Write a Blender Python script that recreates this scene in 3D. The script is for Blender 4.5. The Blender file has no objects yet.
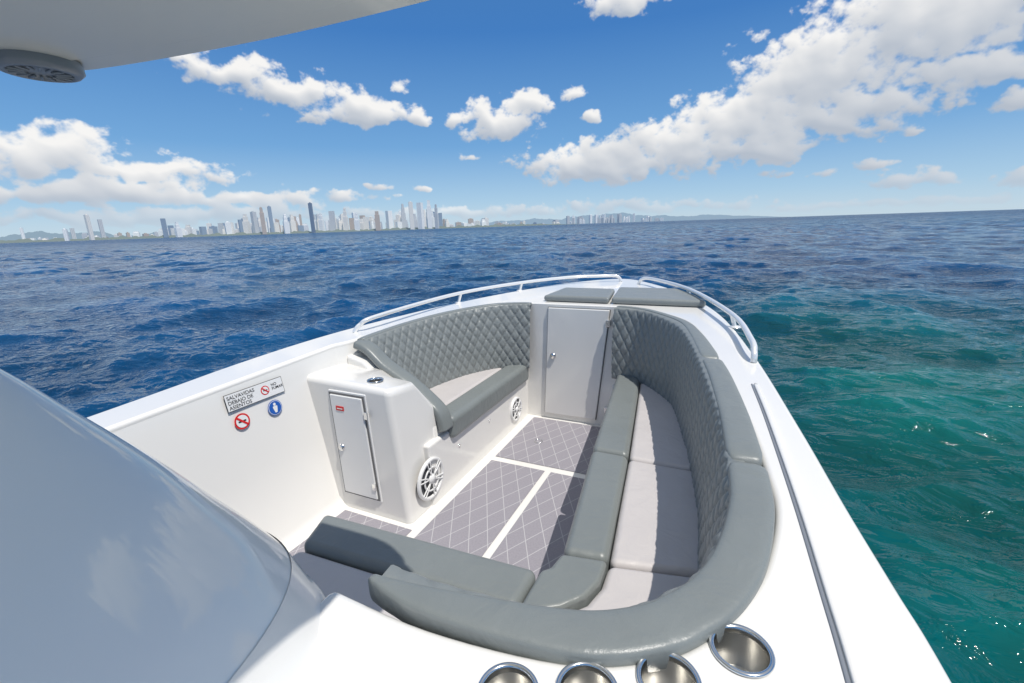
import bpy, bmesh, math, random
import numpy as np
from mathutils import Vector, Matrix
random.seed(7); rng=np.random.default_rng(5)
sc=bpy.context.scene
sc.view_settings.view_transform='Standard'; sc.view_settings.look='None'; sc.view_settings.exposure=0
H=2.6; C=-1.15
def dz(y): return H-(0.87-0.04*y)          # deck height
def Z(h): return H-h
FL=Z(1.85)
# ---------------------------------------------------------------- materials
def mat(name,col,rough=0.4,metal=0.0,coat=0.0,var=0.0,vscale=8,bump=0.0,bscale=200,spec=0.5):
    m=bpy.data.materials.new(name); m.use_nodes=True; nt=m.node_tree; b=nt.nodes['Principled BSDF']
    b.inputs['Base Color'].default_value=(*col,1); b.inputs['Roughness'].default_value=rough
    b.inputs['Metallic'].default_value=metal; b.inputs['Coat Weight'].default_value=coat
    b.inputs['Coat Roughness'].default_value=0.05; b.inputs['Specular IOR Level'].default_value=spec
    tc=nt.nodes.new('ShaderNodeTexCoord')
    if var>0:
        n=nt.nodes.new('ShaderNodeTexNoise'); n.inputs['Scale'].default_value=vscale; n.inputs['Detail'].default_value=6
        nt.links.new(tc.outputs['Object'],n.inputs['Vector'])
        mx=nt.nodes.new('ShaderNodeMix'); mx.data_type='RGBA'
        mx.inputs['A'].default_value=tuple(c*(1-var) for c in col)+(1,); mx.inputs['B'].default_value=tuple(min(1,c*(1+var)) for c in col)+(1,)
        nt.links.new(n.outputs['Fac'],mx.inputs['Factor']); nt.links.new(mx.outputs['Result'],b.inputs['Base Color'])
        mr=nt.nodes.new('ShaderNodeMapRange'); mr.inputs['To Min'].default_value=max(0.02,rough*0.75); mr.inputs['To Max'].default_value=rough*1.3
        nt.links.new(n.outputs['Fac'],mr.inputs['Value']); nt.links.new(mr.outputs['Result'],b.inputs['Roughness'])
    if bump>0:
        n2=nt.nodes.new('ShaderNodeTexNoise'); n2.inputs['Scale'].default_value=bscale; n2.inputs['Detail'].default_value=3
        nt.links.new(tc.outputs['Object'],n2.inputs['Vector'])
        n3=nt.nodes.new('ShaderNodeTexNoise'); n3.inputs['Scale'].default_value=9; n3.inputs['Detail'].default_value=3; n3.inputs['Distortion'].default_value=.8
        nt.links.new(tc.outputs['Object'],n3.inputs['Vector'])
        bp=nt.nodes.new('ShaderNodeBump'); bp.inputs['Strength'].default_value=bump; bp.inputs['Distance'].default_value=0.002
        nt.links.new(n2.outputs['Fac'],bp.inputs['Height'])
        b3=nt.nodes.new('ShaderNodeBump'); b3.inputs['Strength'].default_value=.3; b3.inputs['Distance'].default_value=0.02
        nt.links.new(n3.outputs['Fac'],b3.inputs['Height']); nt.links.new(bp.outputs['Normal'],b3.inputs['Normal']); nt.links.new(b3.outputs['Normal'],b.inputs['Normal'])
    return m
gel=mat('gelcoat',(0.80,0.785,0.75),0.17,coat=0.4,var=0.02,vscale=2.5)
gel2=mat('gelcoat_hardtop',(0.80,0.78,0.71),0.22,coat=0.4,var=0.03,vscale=2)
vin=mat('grey_vinyl',(0.200,0.220,0.217),0.34,var=0.07,vscale=5,bump=0.25,bscale=350)
vinq=mat('quilted_vinyl',(0.222,0.241,0.238),0.36,var=0.06,vscale=6,bump=0.2,bscale=350)
lite=mat('light_vinyl',(0.55,0.52,0.51),0.42,var=0.05,vscale=4,bump=0.25,bscale=300)
steel=mat('stainless',(0.78,0.78,0.77),0.15,metal=1.0)
brush=mat('brushed_steel',(0.66,0.65,0.62),0.30,metal=1.0)
railm=mat('polished_rail',(0.88,0.88,0.87),0.18,metal=0.35)
dark=mat('dark_rubber',(0.03,0.032,0.035),0.5)
seam=mat('seam_shadow',(0.16,0.16,0.16),0.6)
groove=mat('groove_shade',(0.20,0.22,0.25),0.45)  # grey-blue colour stands in for the shade along the deck groove
plast=mat('white_plastic',(0.78,0.78,0.77),0.35)
cone=mat('speaker_cone',(0.05,0.055,0.065),0.4)
greyp=mat('grey_plastic',(0.25,0.27,0.30),0.35)
red=mat('red_print',(0.65,0.02,0.02),0.4); blue=mat('blue_print',(0.01,0.10,0.42),0.4); blk=mat('black_print',(0.02,0.02,0.02),0.5)
# ---------------------------------------------------------------- helpers
def empty(name):
    e=bpy.data.objects.new(name,None); sc.collection.objects.link(e); return e
def obj(name,verts,faces,m,parent=None,smooth=False,bevel=0,seg=3,angle=35,recalc=True):
    me=bpy.data.meshes.new(name); me.from_pydata([tuple(v) for v in verts],[],faces)
    if recalc:
        bm=bmesh.new(); bm.from_mesh(me); bmesh.ops.recalc_face_normals(bm,faces=bm.faces); bm.to_mesh(me); bm.free()
    me.materials.append(m); o=bpy.data.objects.new(name,me); sc.collection.objects.link(o)
    if parent: o.parent=parent
    if smooth or bevel:
        for p in me.polygons: p.use_smooth=True
    if bevel:
        b=o.modifiers.new('b','BEVEL'); b.width=bevel; b.segments=seg; b.limit_method='ANGLE'; b.angle_limit=math.radians(angle); b.harden_normals=True
    return o
def poly(name,pts,zt,zb,m,parent,bevel=0.0,seg=3,angle=35):
    f=lambda z,y: z(y) if callable(z) else z
    n=len(pts); v=[(x,y,f(zt,y)) for x,y in pts]+[(x,y,f(zb,y)) for x,y in pts]
    fc=[list(range(n)),list(range(2*n-1,n-1,-1))]+[[i,(i+1)%n,(i+1)%n+n,i+n] for i in range(n)]
    return obj(name,v,fc,m,parent,bevel=bevel,seg=seg,angle=angle)
def box(name,x0,x1,y0,y1,z0,z1,m,parent,bevel=0.0,seg=3):
    return poly(name,[(x0,y0),(x1,y0),(x1,y1),(x0,y1)],z1,z0,m,parent,bevel,seg)
def cr(pts,n=8,closed=False):
    P=[np.array(p,float) for p in pts]; out=[]
    N=len(P); segs=N if closed else N-1
    for i in range(segs):
        if closed: p0,p1,p2,p3=P[(i-1)%N],P[i],P[(i+1)%N],P[(i+2)%N]
        else: p0=P[max(i-1,0)];p1=P[i];p2=P[i+1];p3=P[min(i+2,N-1)]
        for k in range(n):
            t=k/n
            out.append(0.5*((2*p1)+(-p0+p2)*t+(2*p0-5*p1+4*p2-p3)*t*t+(-p0+3*p1-3*p2+p3)*t**3))
    if not closed: out.append(P[-1])
    return out
def grid(name,rows,m,parent,smooth=True,wrap=False,cap=False):
    R=len(rows); K=len(rows[0]); v=[tuple(p) for r in rows for p in r]; f=[]
    for i in range(R-1):
        for j in range(K if wrap else K-1):
            f.append([i*K+j,i*K+(j+1)%K,(i+1)*K+(j+1)%K,(i+1)*K+j])
    if cap:
        f.append(list(range(K))); f.append([(R-1)*K+j for j in range(K)][::-1])
    return obj(name,v,f,m,parent,smooth=smooth)
def sweep(name,path,w,hh,m,parent,n=22,p=0.5):
    path=[np.array(q,float) for q in path]; rows=[]
    for i,q in enumerate(path):
        t=path[min(i+1,len(path)-1)][:2]-path[max(i-1,0)][:2]; t/=np.linalg.norm(t)+1e-9
        nn=np.array([-t[1],t[0]]); ww=q[3] if len(q)>3 else w
        e=min(i,len(path)-1-i); s=[0.75,0.92,1][min(e,2)]
        row=[]
        for k in range(n):
            a=2*math.pi*k/n; c,s_=math.cos(a),math.sin(a)
            u=math.copysign(abs(c)**p,c)*ww/2*s; z=math.copysign(abs(s_)**p,s_)*hh/2*s
            row.append((q[0]+nn[0]*u,q[1]+nn[1]*u,q[2]+z))
        rows.append(row)
    return grid(name,rows,m,parent,wrap=True,cap=True)
def tube(name,pts,r,m,parent,cyc=False):
    cu=bpy.data.curves.new(name,'CURVE'); cu.dimensions='3D'; cu.bevel_depth=r; cu.bevel_resolution=5; cu.use_fill_caps=True
    s=cu.splines.new('POLY'); s.points.add(len(pts)-1)
    for i,p in enumerate(pts): s.points[i].co=(p[0],p[1],p[2],1)
    s.use_cyclic_u=cyc; s.use_smooth=True
    cu.materials.append(m); o=bpy.data.objects.new(name,cu); sc.collection.objects.link(o); o.parent=parent; return o
def lathe(name,prof,m,parent,M=Matrix(),n=48):
    rows=[[M@Vector((r*math.cos(2*math.pi*k/n),r*math.sin(2*math.pi*k/n),z)) for k in range(n)] for r,z in prof]
    return grid(name,rows,m,parent,wrap=True)
def quilt(name,T,B,m,parent,cw=0.085,ch=0.125,amp=0.014,bulge=0.015,step=0.008):
    Tc=np.array(cr(T,40)); Bc=np.array(cr(B,40))
    L=np.concatenate([[0],np.cumsum(np.linalg.norm(np.diff((Tc+Bc)/2,axis=0),axis=1))])
    N=int(L[-1]/step); s=np.linspace(0,L[-1],N)
    Tt=np.stack([np.interp(s,L,Tc[:,k]) for k in range(3)],1); Bb=np.stack([np.interp(s,L,Bc[:,k]) for k in range(3)],1)
    hgt=np.linalg.norm(Tt-Bb,axis=1).mean(); Mr=int(hgt/step); t=np.linspace(0,1,Mr)
    P=Bb[:,None,:]*(1-t)[None,:,None]+Tt[:,None,:]*t[None,:,None]
    ds=np.gradient(P,axis=0); dt=np.gradient(P,axis=1); nn=np.cross(ds,dt); nn/=np.linalg.norm(nn,axis=2,keepdims=True)+1e-9
    cen=np.array([C,2.3,Z(1.0)]); sgn=np.sign(((cen-P)*nn).sum(2).mean()); nn*=sgn
    a=s[:,None]/cw+(t*hgt)[None,:]/ch; b=s[:,None]/cw-(t*hgt)[None,:]/ch
    def ln(x): return np.abs((x%1)-0.5)*2
    pil=(1-ln(a)**5)*(1-ln(b)**5)
    edge=np.clip(np.minimum(t,1-t)/0.06,0,1)**0.5
    rr=np.random.default_rng(3); ia=np.floor(a+.5).astype(int)%97; ib=np.floor(b+.5).astype(int)%89; jit=rr.uniform(.8,1.15,(97,89))[ia,ib]
    d=amp*jit*pil*edge[None,:]+bulge*np.sin(np.pi*t)[None,:]
    P=P+nn*d[:,:,None]
    top=P[:,-1:,:]-nn[:,-1:,:]*0.05+np.array([0,0,0.004]); bot=P[:,:1,:]-nn[:,:1,:]*0.05
    P=np.concatenate([bot,P,top],axis=1)
    return grid(name,P,m,parent)
# ================================================================= BOAT
boat=empty('motor_boat')
O=[(-2.62,-3.5),(-2.70,-1.0),(-2.77,1.06),(-2.81,1.77),(-2.79,2.35),(-2.69,2.9),(-2.45,3.7),(-2.1,4.45),(-1.68,5.1),(-1.12,5.5),(-.68,5.15),(-.27,4.5),(0,3.8),(.19,2.84),(.31,1.96),(.37,1.45),(.41,1.15),(.44,.92),(.5,.2),(.53,-.8),(.53,-3.5)]
Oc=[tuple(p) for p in cr(O,6)]
Ip=[(-2.5,-3.5),(-2.5,2.3),(-2.43,2.5),(-2.39,2.95),(-2.26,3.4),(-2.0,3.83),(-1.65,3.95)]
Ipc=[(-2.5,-3.5),(-2.5,1.2)]+[tuple(p) for p in cr(Ip[1:],6)]
Is=[(-.8,3.95),(-.5,3.82),(-.22,3.52),(-.02,2.75),(.12,1.96),(.17,1.55),(.18,1.34),(.14,1.11),(.08,.96),(.01,.84),(-.08,.76),(-.24,.69),(-.53,.65),(-.82,.655)]
Isc=[tuple(p) for p in cr(Is,6)]
inner=Ipc+Isc
ring=Oc+[(.2,-3.5),(.12,-.25),(-.55,-.25),(-.82,.3)]+inner[::-1]
poly('deck',ring,dz,lambda y:dz(y)-0.06,gel,boat,bevel=0.022,seg=4,angle=50)
rows=[]
for k,(fx,zz) in enumerate([(.998,None),(1.0,-0.05),(0.985,-0.12),(0.93,-0.7),(0.84,-1.45),(0.70,-2.2)]):
    r=[]
    for x,y in Oc:
        top=dz(y)-0.03; zc=top if zz is None else top+zz
        yy=y if y<2 else 2+(y-2)*(fx if k>1 else 1)
        r.append((C+(x-C)*fx,yy,zc))
    rows.append(r)
grid('hull',rows,gel,boat)
tube('rub_rail',[(C+(x-C)*.995,y,dz(y)-0.11) for x,y in Oc],0.014,gel,boat)
NI=inner
def inn(x,y,k): return x+0.19*k if x<-1.9 else x
rows=[[(x,y,dz(y)-0.03) for x,y in NI],[(inn(x,y,.5),y,(dz(y)+FL)/2) for x,y in NI],[(inn(x,y,.93),y,FL+0.07) for x,y in NI],[(inn(x,y,1)+ (0.03 if x<-1.9 else 0),y,FL+0.015) for x,y in NI],[(inn(x,y,1)+(0.1 if x<-1.9 else 0),y,FL-0.02) for x,y in NI]]
grid('liner_wall',rows,gel,boat)
poly('cockpit_sole',[(-2.5,-3.5),(0.3,-3.5),(0.3,3.0),(-.6,4.0),(-1.8,4.0),(-2.5,3.0)],FL,FL-0.1,gel,boat)
eva=bpy.data.materials.new('eva_foam_deck'); eva.use_nodes=True; nt=eva.node_tree; b=nt.nodes['Principled BSDF']; b.inputs['Roughness'].default_value=0.75
def N(nt,t,**k):
    n=nt.nodes.new(t)
    for a,v in k.items(): setattr(n,a,v)
    return n
def M_(nt,op,a,b_=None,c=None):
    n=nt.nodes.new('ShaderNodeMath'); n.operation=op
    for i,v in enumerate((a,b_,c)):
        if v is None: continue
        if isinstance(v,(int,float)): n.inputs[i].default_value=v
        else: nt.links.new(v,n.inputs[i])
    return n.outputs[0]
tc=N(nt,'ShaderNodeTexCoord'); sx=N(nt,'ShaderNodeSeparateXYZ'); nt.links.new(tc.outputs['Object'],sx.inputs[0])
def dline(sign):
    v=M_(nt,'ADD',M_(nt,'DIVIDE',sx.outputs[0],0.13),M_(nt,'MULTIPLY',sx.outputs[1],sign/0.24))
    v=M_(nt,'ABSOLUTE',M_(nt,'SUBTRACT',M_(nt,'FRACT',v),0.5))
    return M_(nt,'LESS_THAN',v,0.020)
ln=M_(nt,'MAXIMUM',dline(1),dline(-1))
nz=N(nt,'ShaderNodeTexNoise'); nz.inputs['Scale'].default_value=90; nz.inputs['Detail'].default_value=5; nt.links.new(tc.outputs['Object'],nz.inputs['Vector'])
cr1=N(nt,'ShaderNodeMix',data_type='RGBA'); cr1.inputs['A'].default_value=(.235,.222,.255,1); cr1.inputs['B'].default_value=(.34,.325,.355,1); nt.links.new(nz.outputs['Fac'],cr1.inputs['Factor'])
cr2=N(nt,'ShaderNodeMix',data_type='RGBA'); cr2.inputs['B'].default_value=(.48,.47,.49,1); nt.links.new(cr1.outputs['Result'],cr2.inputs['A']); nt.links.new(ln,cr2.inputs['Factor'])
nt.links.new(cr2.outputs['Result'],b.inputs['Base Color'])
def eva_pad(pts): poly('foam_pad',pts,FL+0.006,FL+0.001,eva,boat,bevel=0.002,seg=1)
eva_pad([(-1.62,1.38),(-1.155,1.38),(-1.155,2.96),(-1.62,2.96)])
eva_pad([(-1.105,1.38),(-.5,1.38),(-.5,2.0),(-.64,2.96),(-1.105,2.96)])
eva_pad([(-1.62,3.03),(-.65,3.03),(-.8,3.88),(-1.62,3.88)])
eva_pad([(-2.24,.2),(-1.68,.2),(-1.68,1.98),(-2.24,1.98)])
tube('hatch_ring',[(-1.38+0.035*math.cos(a),3.4+0.035*math.sin(a),FL+0.008) for a in np.linspace(0,6.28,24)],0.004,steel,boat)
poly('front_bulkhead',[(-1.78,3.93),(-.62,3.93),(-.62,4.1),(-1.78,4.1)],lambda y:dz(3.95)-0.004,FL-0.05,gel,boat)
cd=empty('cabin_door')
def vpanel(name,x0,x1,xb0,xb1,y0,y1,z0,z1,m,parent,bevel):
    v=[(x0,y0,z1),(x1,y0,z1),(x1,y1,z1),(x0,y1,z1),(xb0,y0,z0),(xb1,y0,z0),(xb1,y1,z0),(xb0,y1,z0)]
    return obj(name,v,[[0,1,2,3],[7,6,5,4],[0,4,5,1],[1,5,6,2],[2,6,7,3],[3,7,4,0]],m,parent,bevel=bevel,seg=3)
vpanel('door_gap',-1.472,-.888,-1.522,-1.003,3.922,3.935,Z(1.797),Z(.738),seam,cd,0.0)
vpanel('door_leaf',-1.467,-.893,-1.517,-1.008,3.905,3.925,Z(1.793),Z(.742),gel,cd,0.008)
for z in (Z(.86),Z(1.68)): box('hinge',-.925,-.885,3.895,3.93,z-.03,z+.03,steel,cd,0.004)
lathe('latch',[(0.0,0.02),(0.022,0.02),(0.028,0.012),(0.03,0)],steel,cd,Matrix.Translation((-1.42,3.905,Z(1.2)))@Matrix.Rotation(math.pi/2,4,'X'))
box('seat_base',-2.35,-1.70,2.25,3.95,FL-.02,Z(1.40),gel,boat,0.02)
poly('seat_base',[(-.60,2.0),(-.48,1.30),(.15,1.3),(.1,2.4),(-.2,3.6),(-.6,3.95),(-.86,3.95),(-.70,2.96)],Z(1.42),FL-.02,gel,boat,0.02)
box('seat_base',-1.60,.08,.72,1.30,FL-.02,Z(1.42),gel,boat,0.03)
cab=empty('storage_cabinet')
ca=[(-2.56,2.02,.915),(-2.12,2.02,.93),(-1.80,2.02,.94)]; cm=[(-2.56,2.26,.92),(-2.14,2.26,.935),(-1.775,2.26,.965)]; cf=[(-2.56,2.44,.92),(-2.16,2.44,.97),(-1.735,2.44,1.22)]
v=[(x,y,Z(h)) for x,y,h in ca+cm+cf]+[(x,y,FL-.03) for y in (2.02,2.26,2.44) for x in (-2.40,-2.05,-1.712)]
obj('cabinet_body',v,[[0,1,4,3],[1,2,5,4],[3,4,7,6],[4,5,8,7],[12,13,10,9],[13,14,11,10],[15,16,13,12],[16,17,14,13],[0,9,10,1],[1,10,11,2],[6,7,16,15],[7,8,17,16],[2,11,14,5],[5,14,17,8],[0,3,12,9],[3,6,15,12]],gel,cab,bevel=0.042,seg=6,angle=52)
prof=[(-2.45,.83),(-2.3,.87),(-2.17,.97),(-1.97,1.08),(-1.82,1.2),(-1.735,1.29),(-1.72,1.5),(-2.45,1.5)]
def xz_ext(name,prof,y0,y1,m,parent,bev,dh=0):
    n=len(prof); v=[(x,y0,Z(h+dh)) for x,h in prof]+[(x,y1,Z(h+dh)) for x,h in prof]
    return obj(name,v,[list(range(n)),list(range(2*n-1,n-1,-1))]+[[i,(i+1)%n,(i+1)%n+n,i+n] for i in range(n)],m,parent,bevel=bev,seg=4,angle=50)
xz_ext('seat_end',prof,2.36,2.50,gel,cab,0.02,0.035)
vpanel('door_gap',-2.275,-1.985,-2.25,-1.945,2.008,2.03,Z(1.725),Z(1.0),seam,cab,0)
vpanel('door_frame',-2.285,-1.975,-2.262,-1.935,2.013,2.03,Z(1.737),Z(.988),plast,cab,0.006)
vpanel('door_leaf',-2.262,-1.998,-2.238,-1.958,1.998,2.012,Z(1.712),Z(1.013),plast,cab,0.006)
box('warning_label',-2.215,-2.15,1.995,1.999,Z(1.115),Z(1.085),red,cab)
box('label_text',-2.205,-2.16,1.9935,1.995,Z(1.104),Z(1.098),plast,cab)
lathe('latch',[(0.0,0.012),(0.018,0.012),(0.024,0.006),(0.026,0)],steel,cab,Matrix.Translation((-2.215,1.998,Z(1.38)))@Matrix.Rotation(math.pi/2,4,'X'))
for z in (Z(1.12),Z(1.62)): box('hinge',-1.985,-1.955,1.992,2.0,z-.025,z+.025,steel,cab,0.003)
# ------------------------------------------------- upholstery
st=empty('bench_seat')
zt=Z(1.28); zl=Z(1.30)
def cush(name,pts,top,bot,m,par,bev=0.035): return poly(name,pts,top,bot,m,par,bev,6,25)
cush('bolster',[(-.80,3.86),(-.60,3.86),(-.425,2.40),(-.635,2.40)],zt,Z(1.45),vin,st)
cush('bolster',[(-.633,2.39),(-.423,2.39),(-.335,1.53),(-.515,1.50)],zt,Z(1.45),vin,st)
cc=[(-.515,1.49),(-.335,1.52),(-.335,1.40),(-.365,1.31),(-.43,1.235),(-.50,1.19),(-.565,1.175),(-.56,1.375),(-.53,1.40)]
cush('corner_bolster',cc,zt,Z(1.45),vin,st)
cush('bolster',[(-.57,1.375),(-1.64,1.33),(-1.56,1.12),(-.575,1.17)],zt,Z(1.45),vin,st)
cush('seat_cushion',[(-.598,3.87),(-.20,3.87),(-.07,2.93),(-.06,2.40),(-.42,2.40)],zl,Z(1.42),lite,st,.03)
cush('seat_cushion',[(-.42,2.39),(-.055,2.39),(0.01,1.95),(.02,1.61),(-.332,1.535)],zl,Z(1.42),lite,st,.03)
cush('seat_cushion',[(-.332,1.525),(.02,1.60),(.03,1.35),(-.02,1.12),(-.12,.95),(-.3,.84),(-.56,.82),(-.57,1.165),(-.5,1.18),(-.43,1.225),(-.36,1.305),(-.332,1.4)],zl,Z(1.42),lite,st,.03)
cush('seat_cushion',[(-.58,1.16),(-1.56,1.115),(-1.60,.70),(-.57,.72)],zl,Z(1.42),lite,st,.03)
T=[(-.72,.755),(-.53,.755),(-.26,.79),(-.14,.85),(-.06,.93),(0,1.02),(.04,1.15),(.07,1.36),(.055,1.6),(.02,1.97),(-.07,2.5),(-.115,2.75),(-.22,3.2),(-.32,3.45),(-.5,3.70),(-.65,3.81),(-.84,3.85)]
B=[(-.72,.86),(-.53,.85),(-.3,.88),(-.2,.94),(-.13,1.01),(-.07,1.09),(-.03,1.2),(-.0,1.38),(-.0,1.6),(-.02,1.97),(-.10,2.5),(-.15,2.75),(-.25,3.2),(-.34,3.4),(-.51,3.64),(-.65,3.77),(-.84,3.81)]
quilt('backrest',[(x,y,dz(y)+0.01) for x,y in T],[(x,y,Z(1.33)) for x,y in B],vinq,st)
def rim(name,pts,hh=.07):
    sweep(name,[(q[0],q[1],dz(q[1])-0.012,q[2]) for q in cr(pts,8)],.1,hh,vin,st,p=.42)
rim('coaming_bolster',[(-.74,.70,.02),(-.66,.695,.05),(-.53,.70,.085),(-.24,.745,.115),(-.1,.81,.118),(-.02,.885,.12),(.045,.985,.12),(.092,1.13,.12),(.12,1.35,.12),(.113,1.57,.12)])
rim('coaming_bolster',[(.111,1.59,.12),(.075,1.97,.115),(.015,2.4,.11),(-.035,2.66,.105)])
rim('coaming_bolster',[(-.037,2.68,.105),(-.14,3.15,.085),(-.26,3.50,.06),(-.5,3.77,.05),(-.66,3.87,.045),(-.83,3.91,.04)],.06)
ps_=empty('bench_seat')
cush('bolster',[(-1.86,2.50),(-1.66,2.50),(-1.66,3.90),(-1.86,3.90)],Z(1.29),Z(1.47),vin,ps_,.045)
cush('seat_cushion',[(-2.22,2.5),(-1.87,2.5),(-1.87,3.90),(-2.22,3.90)],Z(1.31),Z(1.42),lite,ps_,.03)
T=[(-2.37,2.47),(-2.33,2.95),(-2.2,3.38),(-1.95,3.76),(-1.64,3.90)]
B=[(-2.21,2.47),(-2.20,2.95),(-2.1,3.38),(-1.9,3.70),(-1.64,3.84)]
quilt('backrest',[(x,y,dz(y)-0.0) for x,y in T],[(x,y,Z(1.33)) for x,y in B],vinq,ps_)
sweep('coaming_bolster',[(q[0],q[1],dz(q[1])-.01) for q in cr([(-2.40,2.46),(-2.36,2.95),(-2.23,3.41),(-1.975,3.80),(-1.64,3.93)],8)],.06,.04,vin,ps_)
ap=cr([(-2.40,.80),(-2.3,.835),(-2.17,.94),(-1.97,1.05),(-1.80,1.17),(-1.72,1.25),(-1.69,1.36)],6)
rows=[]
for i,(x,h) in enumerate(ap):
    t=np.array(ap[min(i+1,len(ap)-1)])-np.array(ap[max(i-1,0)]); t/=np.linalg.norm(t); nn=np.array([t[1],-t[0]])
    row=[]
    for k in range(18):
        a=2*math.pi*k/18; c,s_=math.cos(a),math.sin(a)
        yy=math.copysign(abs(c)**.55,c)*.062; q=math.copysign(abs(s_)**.55,s_)*.032
        row.append((x+nn[0]*q,2.455+yy,Z(h+nn[1]*q)))
    rows.append(row)
grid('armrest_pad',rows,vin,ps_,wrap=True,cap=True)
sp=empty('sun_pad')
cush('pad',[(-1.56,4.03),(-.93,4.03),(-.98,4.50),(-1.5,4.50)],lambda y:dz(y)+.060,lambda y:dz(y)+.002,vinq,sp,.026)
cush('pad',[(-.91,4.03),(-.12,4.03),(-.22,4.30),(-.40,4.60),(-.96,4.60)],lambda y:dz(y)+.060,lambda y:dz(y)+.002,vinq,sp,.026)
def rail(pts,posts):
    e=empty('bow_rail')
    P=[tuple(p) for p in cr(pts,8)]
    tube('top_rail',P,.017,railm,e)
    for x,y,dx in posts:
        z=min(P,key=lambda p:(p[0]-x)**2+(p[1]-y)**2)[2]
        tube('stanchion',[(x,y,z),(x+dx,y,dz(y)-.01)],.014,railm,e)
        lathe('base',[(0,.012),(.03,.010),(.036,0)],railm,e,Matrix.Translation((x+dx,y,dz(y))),n=20)
def rz(y,up): return dz(y)+up
rail([(-2.60,2.62,dz(2.62)),(-2.57,2.66,rz(2.7,.05)),(-2.50,2.80,rz(2.8,.095)),(-2.35,3.75,rz(3.75,.10)),(-2.02,4.5,rz(4.5,.09)),(-1.62,5.02,rz(5,.08)),(-1.28,5.22,rz(5.2,.07)),(-1.13,5.28,rz(5.25,.06)),(-1.08,5.28,dz(5.28))],[(-2.33,3.8,-.04),(-2.0,4.53,-.03)])
rail([(-.86,5.12,dz(5.1)),(-.82,5.1,rz(5.1,.06)),(-.68,4.98,rz(5,.08)),(-.28,4.37,rz(4.37,.09)),(.06,3.45,rz(3.4,.095)),(.16,2.85,rz(2.8,.09)),(.175,2.72,rz(2.7,.05)),(.175,2.70,dz(2.7))],[(-.30,4.40,.03),(.06,3.45,.03)])
gl=cr([(.155,2.36),(.19,2.0),(.232,1.43),(.252,1.06),(.262,.84),(.28,.2),(.28,-.4)],8)
sweep('deck_groove_shade',[(x,y,dz(y)+.0) for x,y in gl],.009,.006,groove,boat,n=10)  # thin strip painting the groove's shadow line onto the deck
sweep('deck_lip',[(x+.016,y,dz(y)+.002) for x,y in gl],.02,.016,gel,boat,n=12)
def cup(x,y,zc,r=.05):
    e=empty('cup_holder'); M=Matrix.Translation((x,y,zc))
    lathe('ring',[(r*1.20,.000),(r*1.20,.002),(r*1.16,.0045),(r*1.04,.0045),(r*.99,.001),(r*.97,-.01)],steel,e,M,n=64)
    lathe('well',[(r*.97,-.01),(r*.955,-.04),(r*.95,-.092)],brush,e,M,n=64)
    lathe('well_bottom',[(r*.95,-.092),(r*.6,-.094),(0.0005,-.094)],brush,e,M,n=64)
    lathe('drain',[(0.008,-.0925),(0.0005,-.0925)],dark,e,M,n=16)
cups=[(-.31,.588),(-.175,.648),(-.04,.728),(.085,.845)]
for x,y in cups: cup(x,y,dz(y)+.001)
cup(-2.0,2.145,Z(.936),.045)
bpy.context.view_layer.update()
def cut(target,cyl):
    co=[]
    for (x,y,z,r) in cyl:
        bm=bmesh.new(); bmesh.ops.create_cone(bm,cap_ends=True,segments=40,radius1=r,radius2=r,depth=.4,matrix=Matrix.Translation((x,y,z)))
        me=bpy.data.meshes.new('c'); bm.to_mesh(me); bm.free(); o=bpy.data.objects.new('c',me); sc.collection.objects.link(o); co.append(o)
        md=target.modifiers.new('h','BOOLEAN'); md.object=o; md.operation='DIFFERENCE'; md.solver='EXACT'
    dg=bpy.context.evaluated_depsgraph_get(); me=bpy.data.meshes.new_from_object(target.evaluated_get(dg))
    target.modifiers.clear(); target.data=me
    for o in co: bpy.data.objects.remove(o)
cut(bpy.data.objects['deck'],[(x,y,dz(y),.0505) for x,y in cups])
cut(bpy.data.objects['cabinet_body'],[(-2.0,2.145,Z(.95),.0455)])
def speaker(x,y,z,r):
    e=empty('loudspeaker'); M=Matrix.Translation((x,y,z))@Matrix.Rotation(math.pi/2,4,'Y')
    lathe('cone',[(r*.86,.004),(r*.8,-.0),(r*.35,.003),(r*.3,.012),(.0005,.02)],cone,e,M)
    lathe('frame',[(r*1.0,0),(r*1.0,.014),(r*.95,.02),(r*.86,.018),(r*.84,.006)],plast,e,M)
    lathe('inner_ring',[(r*.60,.014),(r*.58,.02),(r*.53,.02),(r*.51,.014)],plast,e,M)
    lathe('cap',[(r*.24,.012),(r*.22,.024),(.0005,.03)],plast,e,M,n=24)
    for k in range(6):
        a=k*math.pi/3+.2
        for s in (-1,1):
            tube('spoke',[tuple(M@Vector((r*q*math.cos(a+s*w),r*q*math.sin(a+s*w),.018))) for q,w in ((.24,.05),(.55,.14),(.9,.11))],r*.032,plast,e)
speaker(-1.703,2.24,Z(1.63),.145)
speaker(-1.70,3.62,Z(1.67),.115)
for y,z in ((2.62,1.57),(3.1,1.57)):
    lathe('screw_cap',[(.0005,.006),(.01,.006),(.012,0)],steel,cab,Matrix.Translation((-1.70,y,Z(z)))@Matrix.Rotation(math.pi/2,4,'Y'),n=16)
sl=math.atan(.19/.98)
def wallM(y,h,off=0.004):
    x=-2.5+0.19*((h-.80)/1.05)+off
    ux=Vector((0,1,0)); n=Vector((math.cos(sl),0,math.sin(sl))); uy=n.cross(ux)
    M=Matrix((ux,uy,n)).transposed().to_4x4(); M.translation=Vector((x,y,Z(h))); return M
def flat(name,pts,m,e,M,dzz=0.0):
    v=[M@Vector((a,b,dzz)) for a,b in pts]; return obj(name,v,[list(range(len(v)))],m,e,recalc=False)
def rect(x0,x1,y0,y1): return [(x0,y0),(x1,y0),(x1,y1),(x0,y1)]
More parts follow.
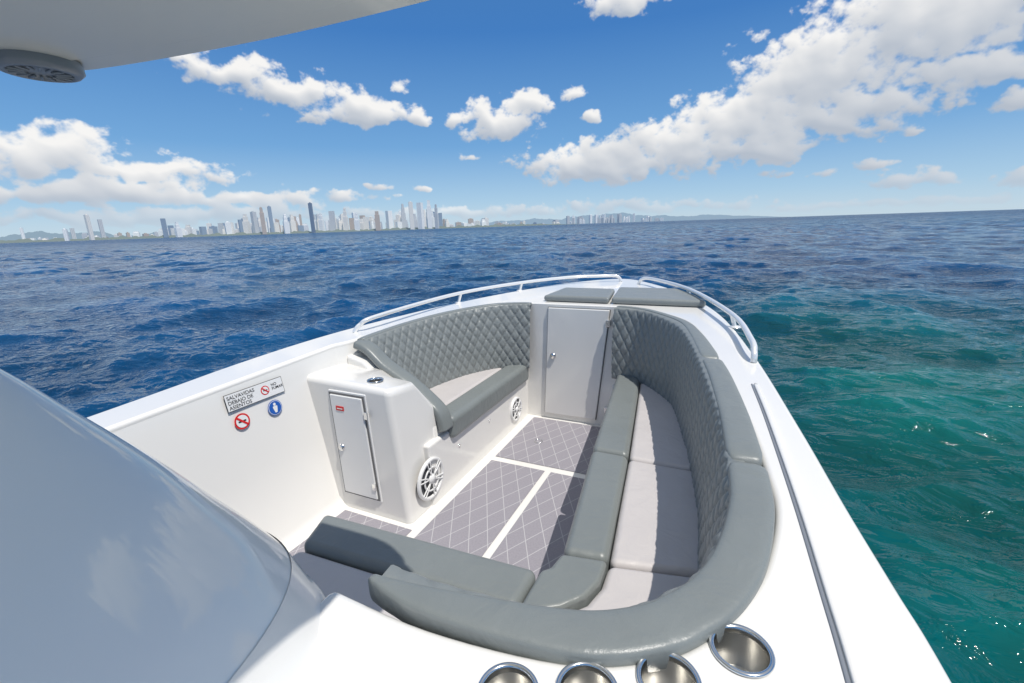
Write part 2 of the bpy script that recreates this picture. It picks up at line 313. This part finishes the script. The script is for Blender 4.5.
def circ(r,cx=0,cy=0,n=32): return [(cx+r*math.cos(2*math.pi*k/n),cy+r*math.sin(2*math.pi*k/n)) for k in range(n)]
def text(s,size,m,e,M,x,y,z):
    cu=bpy.data.curves.new('lettering','FONT'); cu.body=s; cu.size=size; cu.space_line=.95; cu.offset=0.0003
    cu.materials.append(m); o=bpy.data.objects.new('lettering',cu); sc.collection.objects.link(o); o.parent=e
    o.matrix_world=M@Matrix.Translation((x,y,z))
def nosmoke(e,M,cx,cy,r):
    flat('red_disc',circ(r,cx,cy),red,e,M,.002); flat('white_disc',circ(r*.78,cx,cy),plast,e,M,.003)
    flat('cigarette',rect(cx-r*.5,cx+r*.5,cy-r*.1,cy+r*.1),blk,e,M,.004)
    c=math.cos(.785)*r*.85; w=r*.09
    flat('bar',[(cx-c-w,cy+c-w),(cx-c+w,cy+c+w),(cx+c+w,cy-c+w),(cx+c-w,cy-c-w)],red,e,M,.005)
s1=empty('warning_sign'); M=wallM(1.47,.865,.006)
L=.37; hh=.10
flat('border',rect(0,L,-hh,0),blk,s1,M,0); flat('plate',rect(.003,L-.003,-hh+.003,-.003),plast,s1,M,.001)
text('SALVAVIDAS\nDEBAJO DE\nASIENTOS',.030,blk,s1,M,.012,-.034,.002)
nosmoke(s1,M,L*.66,-hh*.5,.028); text('NO\nFUMAR',.024,blk,s1,M,L*.78,-.04,.002)
s2=empty('no_smoking_sign'); M=wallM(1.49,1.035,.006); nosmoke(s2,M,.04,0,.046)
s3=empty('life_jacket_sign'); M=wallM(1.745,1.035,.006); flat('disc',circ(.048),blue,s3,M,.001)
flat('edge',circ(.044),plast,s3,M,.002); flat('disc2',circ(.041),blue,s3,M,.003)
flat('head',circ(.009,0,.022),plast,s3,M,.004); flat('body',[(-.016,.008),(-.012,-.012),(-.007,-.03),(.007,-.03),(.012,-.012),(.016,.008),(.008,.012),(-.008,.012)],plast,s3,M,.004)
# console with moulded windshield
con=empty('helm_console')
def ring_se(w,yf,yb,h,n=3.2,K=120):
    yc=(yf+yb)/2; b_=(yf-yb)/2; r=[]
    for k in range(K):
        a=2*math.pi*k/K; c,s_=math.cos(a),math.sin(a)
        r.append((C+w*math.copysign(abs(c)**(2/n),c),yc+b_*math.copysign(abs(s_)**(2/n),s_),Z(h)))
    return r
keys=[(1.86,.57,.67,-1.2),(1.2,.57,.67,-1.2),(.93,.60,.69,-1.2),(.875,.57,.69,-1.2),(.84,.525,.68,-1.2),(.79,.49,.665,-1.15),(.742,.470,.65,-1.1)]
kk=cr(keys,5); grid('console_body',[ring_se(q[1],q[2],q[3],q[0]) for q in kk],gel,con,wrap=True)
wsm=mat('windshield_acrylic',(.84,.825,.79),.05,coat=.8,var=.02,vscale=1.5)
keys=[(.744,.469,.649,-1.1),(.738,.4655,.6455,-1.1),(.65,.415,.595,-1.05),(.57,.365,.545,-1.0),(.47,.30,.485,-.9),(.38,.24,.425,-.8),(.30,.19,.37,-.7),(.22,.14,.315,-.6),(.17,.10,.27,-.5),(.145,.06,.2,-.4),(.135,.02,.1,-.2)]
kk=cr(keys,6); grid('windshield',[ring_se(q[1],q[2],q[3],q[0]) for q in kk],wsm,con,wrap=True,cap=True)
# hardtop
ht=empty('hardtop')
hp=cr([(-1.86,.45),(-1.82,.68),(-1.69,.79),(-1.15,.885),(-.65,.925),(-.36,.92),(-.24,.82),(-.21,.6),(-.20,-1.8),(-1.98,-1.8),(-1.95,-.5)],6,closed=True)
hp=[tuple(p) for p in hp]
poly('roof_panel',hp,Z(-.57),Z(-.46),gel2,ht,.035,5,40)
cx,cy=-1.15,-.3
hi=[(cx+(x-cx)*.90,cy+(y-cy)*.93) for x,y in hp]
poly('roof_liner',hi,Z(-.47),Z(-.452),gel2,ht,.010,3,40)
lt=empty('ceiling_light'); M=Matrix.Translation((-1.66,.69,Z(-.447)))@Matrix.Rotation(math.pi,4,'X')
lathe('housing',[(.088,-.01),(.09,.012),(.08,.022),(.068,.024),(.064,.018),(.0005,.018)],greyp,lt,M)
for k in range(16):
    a=2*math.pi*k/16
    tube('fin',[tuple(M@Vector((r*math.cos(a),r*math.sin(a),.022))) for r in (.03,.064)],.003,greyp,lt)
# ================================================================= SETTING
az=np.concatenate([np.radians(np.arange(-84,30,.14)),np.radians(np.arange(30,276,3.0))])
rad=np.concatenate([[0.05],1.2*np.exp(np.linspace(0,math.log(450/1.2),840)),450*np.exp(np.linspace(.05,math.log(40000/450),70))])
A,R=np.meshgrid(az,rad); X=R*np.sin(A); Y=R*np.cos(A)
stp=np.gradient(rad)[:,None]*np.ones_like(A)
step_=np.maximum(stp,R*math.radians(.14))
dx=np.zeros_like(X); dy=np.zeros_like(X); dzv=np.zeros_like(X)
gust=1+.35*np.sin(X*.11+Y*.05+1)*np.sin(Y*.083-X*.031)+.25*np.sin(X*.03-Y*.045)
nw=72; wind=math.radians(205)
for i in range(nw):
    lam=0.30*(14/0.30)**(i/(nw-1))*rng.uniform(.93,1.07)
    th=wind+rng.normal(0,.75); k=2*math.pi/lam
    amp=0.0064*lam*(1.0 if lam<2.5 else (2.5/lam)**.70)*rng.uniform(.5,1.4)
    att=np.clip(lam/(2.4*step_)-.6,0,1)*(gust if lam<4 else 1)
    ph=k*(X*math.sin(th)+Y*math.cos(th))+rng.uniform(0,6.28)
    a=amp*att; dzv+=a*np.cos(ph); q=1.0; sn=np.sin(ph)
    dx-=q*a*math.sin(th)*sn; dy-=q*a*math.cos(th)*sn
ins=np.clip((1.75-np.abs(X-C))/.5,0,1)*np.clip((4.6-Y)/1.5,0,1)*np.clip((Y+8)/2,0,1)
dzv-=ins*1.2
V=np.stack([X+dx,Y+dy,dzv],-1).reshape(-1,3); Rn,An=A.shape
i0=np.arange(Rn-1)[:,None]*An+np.arange(An)[None,:]; i1=np.arange(Rn-1)[:,None]*An+(np.arange(An)+1)%An
F=np.stack([i0,i0+An,i1+An,i1],-1).reshape(-1,4)
me=bpy.data.meshes.new('water'); me.vertices.add(len(V)); me.vertices.foreach_set('co',V.ravel())
me.loops.add(F.size); me.loops.foreach_set('vertex_index',F.ravel()); me.polygons.add(len(F)); me.polygons.foreach_set('loop_start',np.arange(0,F.size,4)); me.polygons.foreach_set('loop_total',np.full(len(F),4))
me.update(); me.polygons.foreach_set('use_smooth',np.ones(len(F),bool))
wm=bpy.data.materials.new('sea_water'); wm.use_nodes=True; nt=wm.node_tree; b=nt.nodes['Principled BSDF']
b.inputs['IOR'].default_value=1.33; b.inputs['Specular IOR Level'].default_value=.38
geo=N(nt,'ShaderNodeNewGeometry'); sx=N(nt,'ShaderNodeSeparateXYZ'); nt.links.new(geo.outputs['Position'],sx.inputs[0])
ln_=N(nt,'ShaderNodeVectorMath',operation='LENGTH'); nt.links.new(geo.outputs['Position'],ln_.inputs[0]); dist=ln_.outputs['Value']
def mapr(v,a,b_,c,d):
    n=nt.nodes.new('ShaderNodeMapRange'); nt.links.new(v,n.inputs['Value'])
    for k,x in zip(('From Min','From Max','To Min','To Max'),(a,b_,c,d)): n.inputs[k].default_value=x
    n.interpolation_type='SMOOTHSTEP'; return n.outputs['Result']
n1=N(nt,'ShaderNodeTexNoise'); n1.inputs['Scale'].default_value=.12; n1.inputs['Detail'].default_value=4; nt.links.new(geo.outputs['Position'],n1.inputs['Vector'])
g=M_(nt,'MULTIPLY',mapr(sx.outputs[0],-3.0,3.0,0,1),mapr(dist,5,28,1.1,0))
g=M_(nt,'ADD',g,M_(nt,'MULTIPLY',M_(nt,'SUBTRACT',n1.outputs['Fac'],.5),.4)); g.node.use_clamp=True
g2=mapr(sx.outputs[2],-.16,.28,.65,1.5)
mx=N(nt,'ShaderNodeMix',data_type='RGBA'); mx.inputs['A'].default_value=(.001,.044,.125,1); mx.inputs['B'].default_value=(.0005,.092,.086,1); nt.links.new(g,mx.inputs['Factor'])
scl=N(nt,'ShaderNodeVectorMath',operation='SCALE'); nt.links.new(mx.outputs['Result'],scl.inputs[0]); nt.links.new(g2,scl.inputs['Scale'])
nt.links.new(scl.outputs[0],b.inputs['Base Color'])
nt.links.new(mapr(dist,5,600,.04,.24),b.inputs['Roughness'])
mp=N(nt,'ShaderNodeMapping'); mp.inputs['Rotation'].default_value=(0,0,.5); mp.inputs['Scale'].default_value=(1,1.7,1); nt.links.new(geo.outputs['Position'],mp.inputs['Vector'])
na=N(nt,'ShaderNodeTexNoise'); na.inputs['Scale'].default_value=2.4; na.inputs['Detail'].default_value=4; na.inputs['Roughness'].default_value=.5; na.inputs['Distortion'].default_value=.6; nt.links.new(mp.outputs[0],na.inputs['Vector'])
nb=N(nt,'ShaderNodeTexNoise'); nb.inputs['Scale'].default_value=.4; nb.inputs['Detail'].default_value=5; nt.links.new(mp.outputs[0],nb.inputs['Vector'])
ha=M_(nt,'MULTIPLY',na.outputs['Fac'],.11); hb=M_(nt,'MULTIPLY',nb.outputs['Fac'],mapr(dist,30,200,0,1.5))
bp=N(nt,'ShaderNodeBump'); bp.inputs['Strength'].default_value=.9; bp.inputs['Distance'].default_value=1.0
nt.links.new(M_(nt,'ADD',ha,hb),bp.inputs['Height']); nt.links.new(bp.outputs['Normal'],b.inputs['Normal'])
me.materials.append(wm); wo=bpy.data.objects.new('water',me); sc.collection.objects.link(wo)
# skyline
def bmat(i,col):
    m=bpy.data.materials.new('tower_facade_%d'%i); m.use_nodes=True; nt=m.node_tree; b=nt.nodes['Principled BSDF']; b.inputs['Roughness'].default_value=.5
    tc=N(nt,'ShaderNodeTexCoord'); s=N(nt,'ShaderNodeSeparateXYZ'); nt.links.new(tc.outputs['Object'],s.inputs[0])
    fz=M_(nt,'FRACT',M_(nt,'DIVIDE',s.outputs[2],7.0)); fx=M_(nt,'FRACT',M_(nt,'DIVIDE',M_(nt,'ADD',s.outputs[0],s.outputs[1]),9.0))
    w=M_(nt,'MULTIPLY',M_(nt,'GREATER_THAN',fz,.5),M_(nt,'GREATER_THAN',fx,.35))
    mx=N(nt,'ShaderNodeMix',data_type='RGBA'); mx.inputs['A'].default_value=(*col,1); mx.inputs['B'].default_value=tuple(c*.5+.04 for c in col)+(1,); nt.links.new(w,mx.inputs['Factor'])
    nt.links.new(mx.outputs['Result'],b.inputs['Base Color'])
    b.inputs['Emission Color'].default_value=(.38,.50,.66,1); b.inputs['Emission Strength'].default_value=.24  # blue airlight painted in as emission for distance haze, facades are not lit
    return m
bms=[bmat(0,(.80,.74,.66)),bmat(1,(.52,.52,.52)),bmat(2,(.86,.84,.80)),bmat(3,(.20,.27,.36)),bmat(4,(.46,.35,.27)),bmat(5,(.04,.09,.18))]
tabx=[0,64,128,192,256,320,384,448,512,576,640,704]; taba=[-72.5,-68.7,-64.3,-59.2,-53.5,-47.1,-40.1,-32.6,-24.8,-17.1,-9.6,-2.7]
def tower(u,px,wpx,D,mi=None):
    a=math.radians(np.interp(u,tabx,taba)); up=math.radians(np.interp(u,[0,260,450,700],[.078,.098,.115,.118]))
    hgt=D*math.tan(px*up); w=D*wpx*up/2*.85; d=w*random.uniform(.7,1.2)
    tiers=random.choice([1,1,2,3]); V=[];F=[]
    z=0; ww,dd=w,d
    for t in range(tiers):
        z2=hgt*{1:[1],2:[.82,1],3:[.65,.87,1]}[tiers][t]
        n=len(V); V+=[(-ww,-dd,z),(ww,-dd,z),(ww,dd,z),(-ww,dd,z),(-ww,-dd,z2),(ww,-dd,z2),(ww,dd,z2),(-ww,dd,z2)]
        F+=[[n,n+1,n+5,n+4],[n+1,n+2,n+6,n+5],[n+2,n+3,n+7,n+6],[n+3,n,n+4,n+7],[n+4,n+5,n+6,n+7]]
        z=z2; ww*=.72; dd*=.72
    if random.random()<.18:
        n=len(V); q=w*.12; V+=[(-q,-q,z),(q,-q,z),(0,q,z),(0,0,z+hgt*.16)]; F+=[[n,n+1,n+3],[n+1,n+2,n+3],[n+2,n,n+3]]
    if random.random()<.5:
        n=len(V); q=w*.4; V+=[(-q,-q,z),(q,-q,z),(q,q,z),(-q,q,z),(-q,-q,z+7),(q,-q,z+7),(q,q,z+7),(-q,q,z+7)]
        F+=[[n,n+1,n+5,n+4],[n+1,n+2,n+6,n+5],[n+2,n+3,n+7,n+6],[n+3,n,n+4,n+7],[n+4,n+5,n+6,n+7]]
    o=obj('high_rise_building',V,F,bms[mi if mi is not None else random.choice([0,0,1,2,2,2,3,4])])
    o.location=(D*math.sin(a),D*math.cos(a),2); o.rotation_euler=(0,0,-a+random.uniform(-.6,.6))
fixed=[(23,15,3,2),(67,12,4,2),(74,13,4,1),(91,26,4,0),(103,21,4,1),(165,20,4,3),(178,15,6,2),(228,14,6,2),(247,22,6,0),(256,24,5,1),(264,28,5,4),(272,29,4,3),(286,20,6,2),(313,31,4,5),(322,20,5,2),(333,22,6,1),(346,24,5,0),(357,18,6,2),(378,20,6,4),(390,20,6,2),(404,26,5,1),(412,28,5,0),(421,27,6,2),(430,29,5,2),(437,24,4,1)]
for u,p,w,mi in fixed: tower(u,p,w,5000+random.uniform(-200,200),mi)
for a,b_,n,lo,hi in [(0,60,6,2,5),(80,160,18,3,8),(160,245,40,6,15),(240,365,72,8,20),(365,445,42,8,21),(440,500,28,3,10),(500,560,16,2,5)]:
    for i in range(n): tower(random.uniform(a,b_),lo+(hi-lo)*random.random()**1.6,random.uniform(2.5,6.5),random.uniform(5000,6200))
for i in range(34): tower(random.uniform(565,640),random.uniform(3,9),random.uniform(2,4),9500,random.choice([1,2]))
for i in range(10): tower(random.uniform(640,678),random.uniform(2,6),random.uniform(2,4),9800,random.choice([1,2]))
def ridge(name,a0,a1,D,hf,col,em,n=300):
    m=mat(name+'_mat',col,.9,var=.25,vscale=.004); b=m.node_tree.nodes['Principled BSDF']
    b.inputs['Emission Color'].default_value=(.40,.55,.72,1); b.inputs['Emission Strength'].default_value=em  # bluish emission paints aerial haze over the far land
    r0=[];r1=[];r2=[]
    for i in range(n+1):
        t=i/n; a=math.radians(a0+(a1-a0)*t); h=hf(a0+(a1-a0)*t,t)
        r0.append((D*math.sin(a),D*math.cos(a),-5)); r1.append(((D+h*2)*math.sin(a),(D+h*2)*math.cos(a),h)); r2.append(((D+h*8+800)*math.sin(a),(D+h*8+800)*math.cos(a),-5))
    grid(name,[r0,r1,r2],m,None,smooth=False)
def fb(x,s): return sum(math.sin(x*f*1.7+s*f)*g for f,g in ((.31,1),(.83,.5),(1.9,.28),(4.3,.15),(9.1,.08),(21,.05)))/2.06
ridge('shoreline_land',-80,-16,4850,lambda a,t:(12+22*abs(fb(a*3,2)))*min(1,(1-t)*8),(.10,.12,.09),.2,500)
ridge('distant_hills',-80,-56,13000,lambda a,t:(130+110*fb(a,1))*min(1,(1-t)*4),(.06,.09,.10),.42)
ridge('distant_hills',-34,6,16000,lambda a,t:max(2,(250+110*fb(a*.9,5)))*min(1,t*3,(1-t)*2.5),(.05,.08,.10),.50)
# ================================================================= SKY
SUN_AZ=math.radians(112); SUN_EL=math.radians(64)
AZ0,AZ1,E1=-112.,52.,34.
PW,PH=2460,510
rg=np.random.default_rng(23)
fy=np.fft.fftfreq(PH*2)[:,None]*15; fx=np.fft.rfftfreq(PW)[None,:]*15   # cycles per degree
fr=np.sqrt(fx**2+(fy*.75)**2)+1e-9
def band(fc):
    n=np.fft.rfft2(rg.normal(size=(PH*2,PW))); g=np.exp(-(np.log2(fr/fc)/.55)**2)
    o=np.fft.irfft2(n*g,s=(PH*2,PW))[:PH]; return o/o.std()
azg=np.linspace(AZ0,AZ1,PW)[None,:]; elg=np.linspace(0,E1,PH)[:,None]
Hn=np.zeros((PH,PW))
for i in range(6):
    f=.17*2**i; Hn+=(np.abs(band(f))-.8)*(.55**i)
Hs=sum(band(.3*2**i)*(.58**i) for i in range(5))*.35
wx=band(.12)*1.1+band(.35)*.4; wy=band(.15)*.35+band(.4)*.18
low=band(.09)*.2
blobs=[(-53,15.4,5.4,2.1),(-48,13.6,6.0,2.4),(-41,12.6,5.4,1.6),(-36.5,12.2,3,.9),(-26,11.3,5.0,2.6),(-22.3,13.2,3.0,1.6),(-17.1,14.0,1.8,.9),(-14,6.4,9.5,3.2),(-5,7.6,9,3.9),
(-1,10.5,6,3.0),(0.5,9.6,7,4.4),(7.0,12.8,8.4,5.4),(14.6,15.4,9,5.8),(23,17,8,5.6),(33,19,9,5),(9,9.2,8,2.6),(17,11,6,1.8),(2,6.8,8,1.9),(-11.9,21.8,4.7,1.6),(-70,7.2,9.5,2.6),(-78,7,10,3.0),(-62,6.0,8,1.4),(-66.2,4.0,13,1.5),(-52.6,3.6,9,1.4),
(-43.5,3.6,5.4,.7),(-40.1,4.9,1.6,.5),(-35.8,4.5,1.2,.5),(12.2,4.4,1.8,.6),(14.6,2.9,3.5,.9),(20.5,8.2,2.6,1.0),(22.0,2.4,3.2,.8),(3.4,4.4,2.0,.5),(8,4.0,1.3,.4),(-7.5,1.5,12,.7),(12,.9,11,.6),(-36.9,15.2,1.3,.9),(-15.5,11.5,1.3,.7),(-29.5,8.0,1.4,.5),(-30,1.6,14,.8),(-58,1.8,18,1.1),(-14,1.9,9,.8),
(40,8,8,2.5),(-97,9,10,3),(-105,18,8,4),(44,27,10,4),(-85,24,5,2)]
D=np.full((PH,PW),-3.0)
for a,e,ww,hh in blobs:
    sc_=min(1,hh/1.8)
    ex=(azg+wx*sc_*.6-a)/ww; yy=elg+wy*sc_-e; ey=np.where(yy<0,yy/(hh*.75),yy/hh)
    r=ex**2+ey**2; D=np.maximum(D,np.clip(1-r,-3,1)*(1 if hh>1 else .7))
core=np.clip(D,0,1)
D=D*1.08+(Hn*.27+Hs*.60+low*.3)*np.clip(1.15+D,0,1)*(1-.45*core)
T=np.clip(D+.02,0,None)
def blur(x,s):
    g=np.exp(-2*(math.pi*s)**2*(np.fft.fftfreq(x.shape[0])[:,None]**2+np.fft.rfftfreq(x.shape[1])[None,:]**2)); return np.fft.irfft2(np.fft.rfft2(x)*g,s=x.shape)
def light(T,s,k):
    h=np.sqrt(np.clip(blur(T,s),0,None)+.004)*k; gy,gx=np.gradient(h); nn=np.sqrt(gx**2+gy**2+1); L=np.array([.40,.78,.48])
    return (-gx*L[0]-gy*L[1]+L[2])/nn
lt_=.16*light(T,2,18)+.38*light(T,6,38)+.54*light(T,14,64)
above=np.flip(np.cumsum(np.flip(blur(T,3),0),0),0)/15.0
below_shade=np.exp(-above*.40)
lit=np.clip(.44+.60*lt_,0,1)*(.36+.64*below_shade)
lit=np.clip((lit-.15)/.58,0,1)
al=np.clip((D+.06)/.92,0,1); al=al*al*(3-2*al); al=1-(1-al)**1.5; al*=np.clip(.35+elg/6,0,1)
img=np.zeros((PH,PW,4),np.float32)
sh=np.array([.49,.55,.64]); lc=np.array([1.0,.99,.975])
img[...,:3]=(sh+(lc-sh)*lit[...,None])
hz=np.exp(-elg/2.2)[...,None]*.6; img[...,:3]=img[...,:3]*(1-hz)+np.array([.68,.79,.90])*hz
img[...,3]=al; img[0,:,3]=0; img[-6:,:,3]*=0
im=bpy.data.images.new('cloud_field',PW,PH,alpha=True,float_buffer=True,is_data=True); im.alpha_mode='CHANNEL_PACKED'
im.pixels.foreach_set(img.ravel()); im.update(); im.pack()
w=bpy.data.worlds.new('World'); sc.world=w; w.use_nodes=True; nt=w.node_tree; bg=nt.nodes['Background']; bg.inputs['Strength'].default_value=.1
sky=N(nt,'ShaderNodeTexSky'); sky.sky_type='NISHITA'; sky.sun_disc=False; sky.sun_elevation=SUN_EL; sky.sun_rotation=SUN_AZ; sky.air_density=1.0; sky.dust_density=.3; sky.ozone_density=3
tc=N(nt,'ShaderNodeTexCoord'); sx=N(nt,'ShaderNodeSeparateXYZ'); nt.links.new(tc.outputs['Generated'],sx.inputs[0])
azn=M_(nt,'MULTIPLY',M_(nt,'ARCTAN2',sx.outputs[0],sx.outputs[1]),57.2958); eln=M_(nt,'MULTIPLY',M_(nt,'ARCSINE',sx.outputs[2]),57.2958)
cb=N(nt,'ShaderNodeCombineXYZ'); nt.links.new(M_(nt,'DIVIDE',M_(nt,'SUBTRACT',azn,AZ0),AZ1-AZ0),cb.inputs[0]); nt.links.new(M_(nt,'DIVIDE',eln,E1),cb.inputs[1])
it=N(nt,'ShaderNodeTexImage',extension='CLIP',interpolation='Linear'); it.image=im; nt.links.new(cb.outputs[0],it.inputs['Vector'])
rp=N(nt,'ShaderNodeValToRGB'); nt.links.new(M_(nt,'DIVIDE',eln,90),rp.inputs['Fac']); el_=rp.color_ramp.elements
pts=[(0,(.55,.71,.84)),(3/90,(.38,.60,.82)),(9/90,(.155,.385,.72)),(20/90,(.045,.205,.56)),(32/90,(.06,.20,.48)),(50/90,(.42,.46,.53)),(1,(.52,.54,.58))]  # overhead stops, out of view, raised to pale grey as added neutral fill
el_[0].position=0; el_[0].color=(*pts[0][1],1); el_[1].position=1; el_[1].color=(*pts[-1][1],1)
for p,c in pts[1:-1]:
    e=el_.new(p); e.color=(*c,1)
sc10=N(nt,'ShaderNodeVectorMath',operation='SCALE'); sc10.inputs['Scale'].default_value=10; nt.links.new(rp.outputs['Color'],sc10.inputs[0])
mixs=N(nt,'ShaderNodeMix',data_type='RGBA'); mixs.inputs['Factor'].default_value=.84; nt.links.new(sky.outputs[0],mixs.inputs['A']); nt.links.new(sc10.outputs[0],mixs.inputs['B'])
cl10=N(nt,'ShaderNodeVectorMath',operation='SCALE'); cl10.inputs['Scale'].default_value=9.3; nt.links.new(it.outputs['Color'],cl10.inputs[0])
fin=N(nt,'ShaderNodeMix',data_type='RGBA'); nt.links.new(mixs.outputs['Result'],fin.inputs['A']); nt.links.new(cl10.outputs[0],fin.inputs['B']); nt.links.new(it.outputs['Alpha'],fin.inputs['Factor'])
nt.links.new(fin.outputs['Result'],bg.inputs['Color'])
sl_=bpy.data.lights.new('sun','SUN'); sl_.energy=3.8; sl_.angle=math.radians(.53); sl_.color=(1,.955,.89)
so=bpy.data.objects.new('sun',sl_); sc.collection.objects.link(so)
d=Vector((math.sin(SUN_AZ)*math.cos(SUN_EL),math.cos(SUN_AZ)*math.cos(SUN_EL),math.sin(SUN_EL)))
so.rotation_euler=d.to_track_quat('Z','Y').to_euler(); so.location=(20,-20,40)
th=math.radians(14.23); ps=math.radians(25.3); ro=math.radians(1.9)
fw=Vector((-math.sin(ps)*math.cos(th),math.cos(ps)*math.cos(th),-math.sin(th))); r0=Vector((math.cos(ps),math.sin(ps),0)); u0=r0.cross(fw)
rt=r0*math.cos(ro)-u0*math.sin(ro); up=u0*math.cos(ro)+r0*math.sin(ro)
cam=bpy.data.cameras.new('camera'); cam.lens=16.0; cam.sensor_width=36; cam.clip_start=.02; cam.clip_end=90000
co=bpy.data.objects.new('camera',cam); sc.collection.objects.link(co)
M=Matrix((rt,up,-fw)).transposed().to_4x4(); M.translation=Vector((0,0,H)); co.matrix_world=M; sc.camera=co
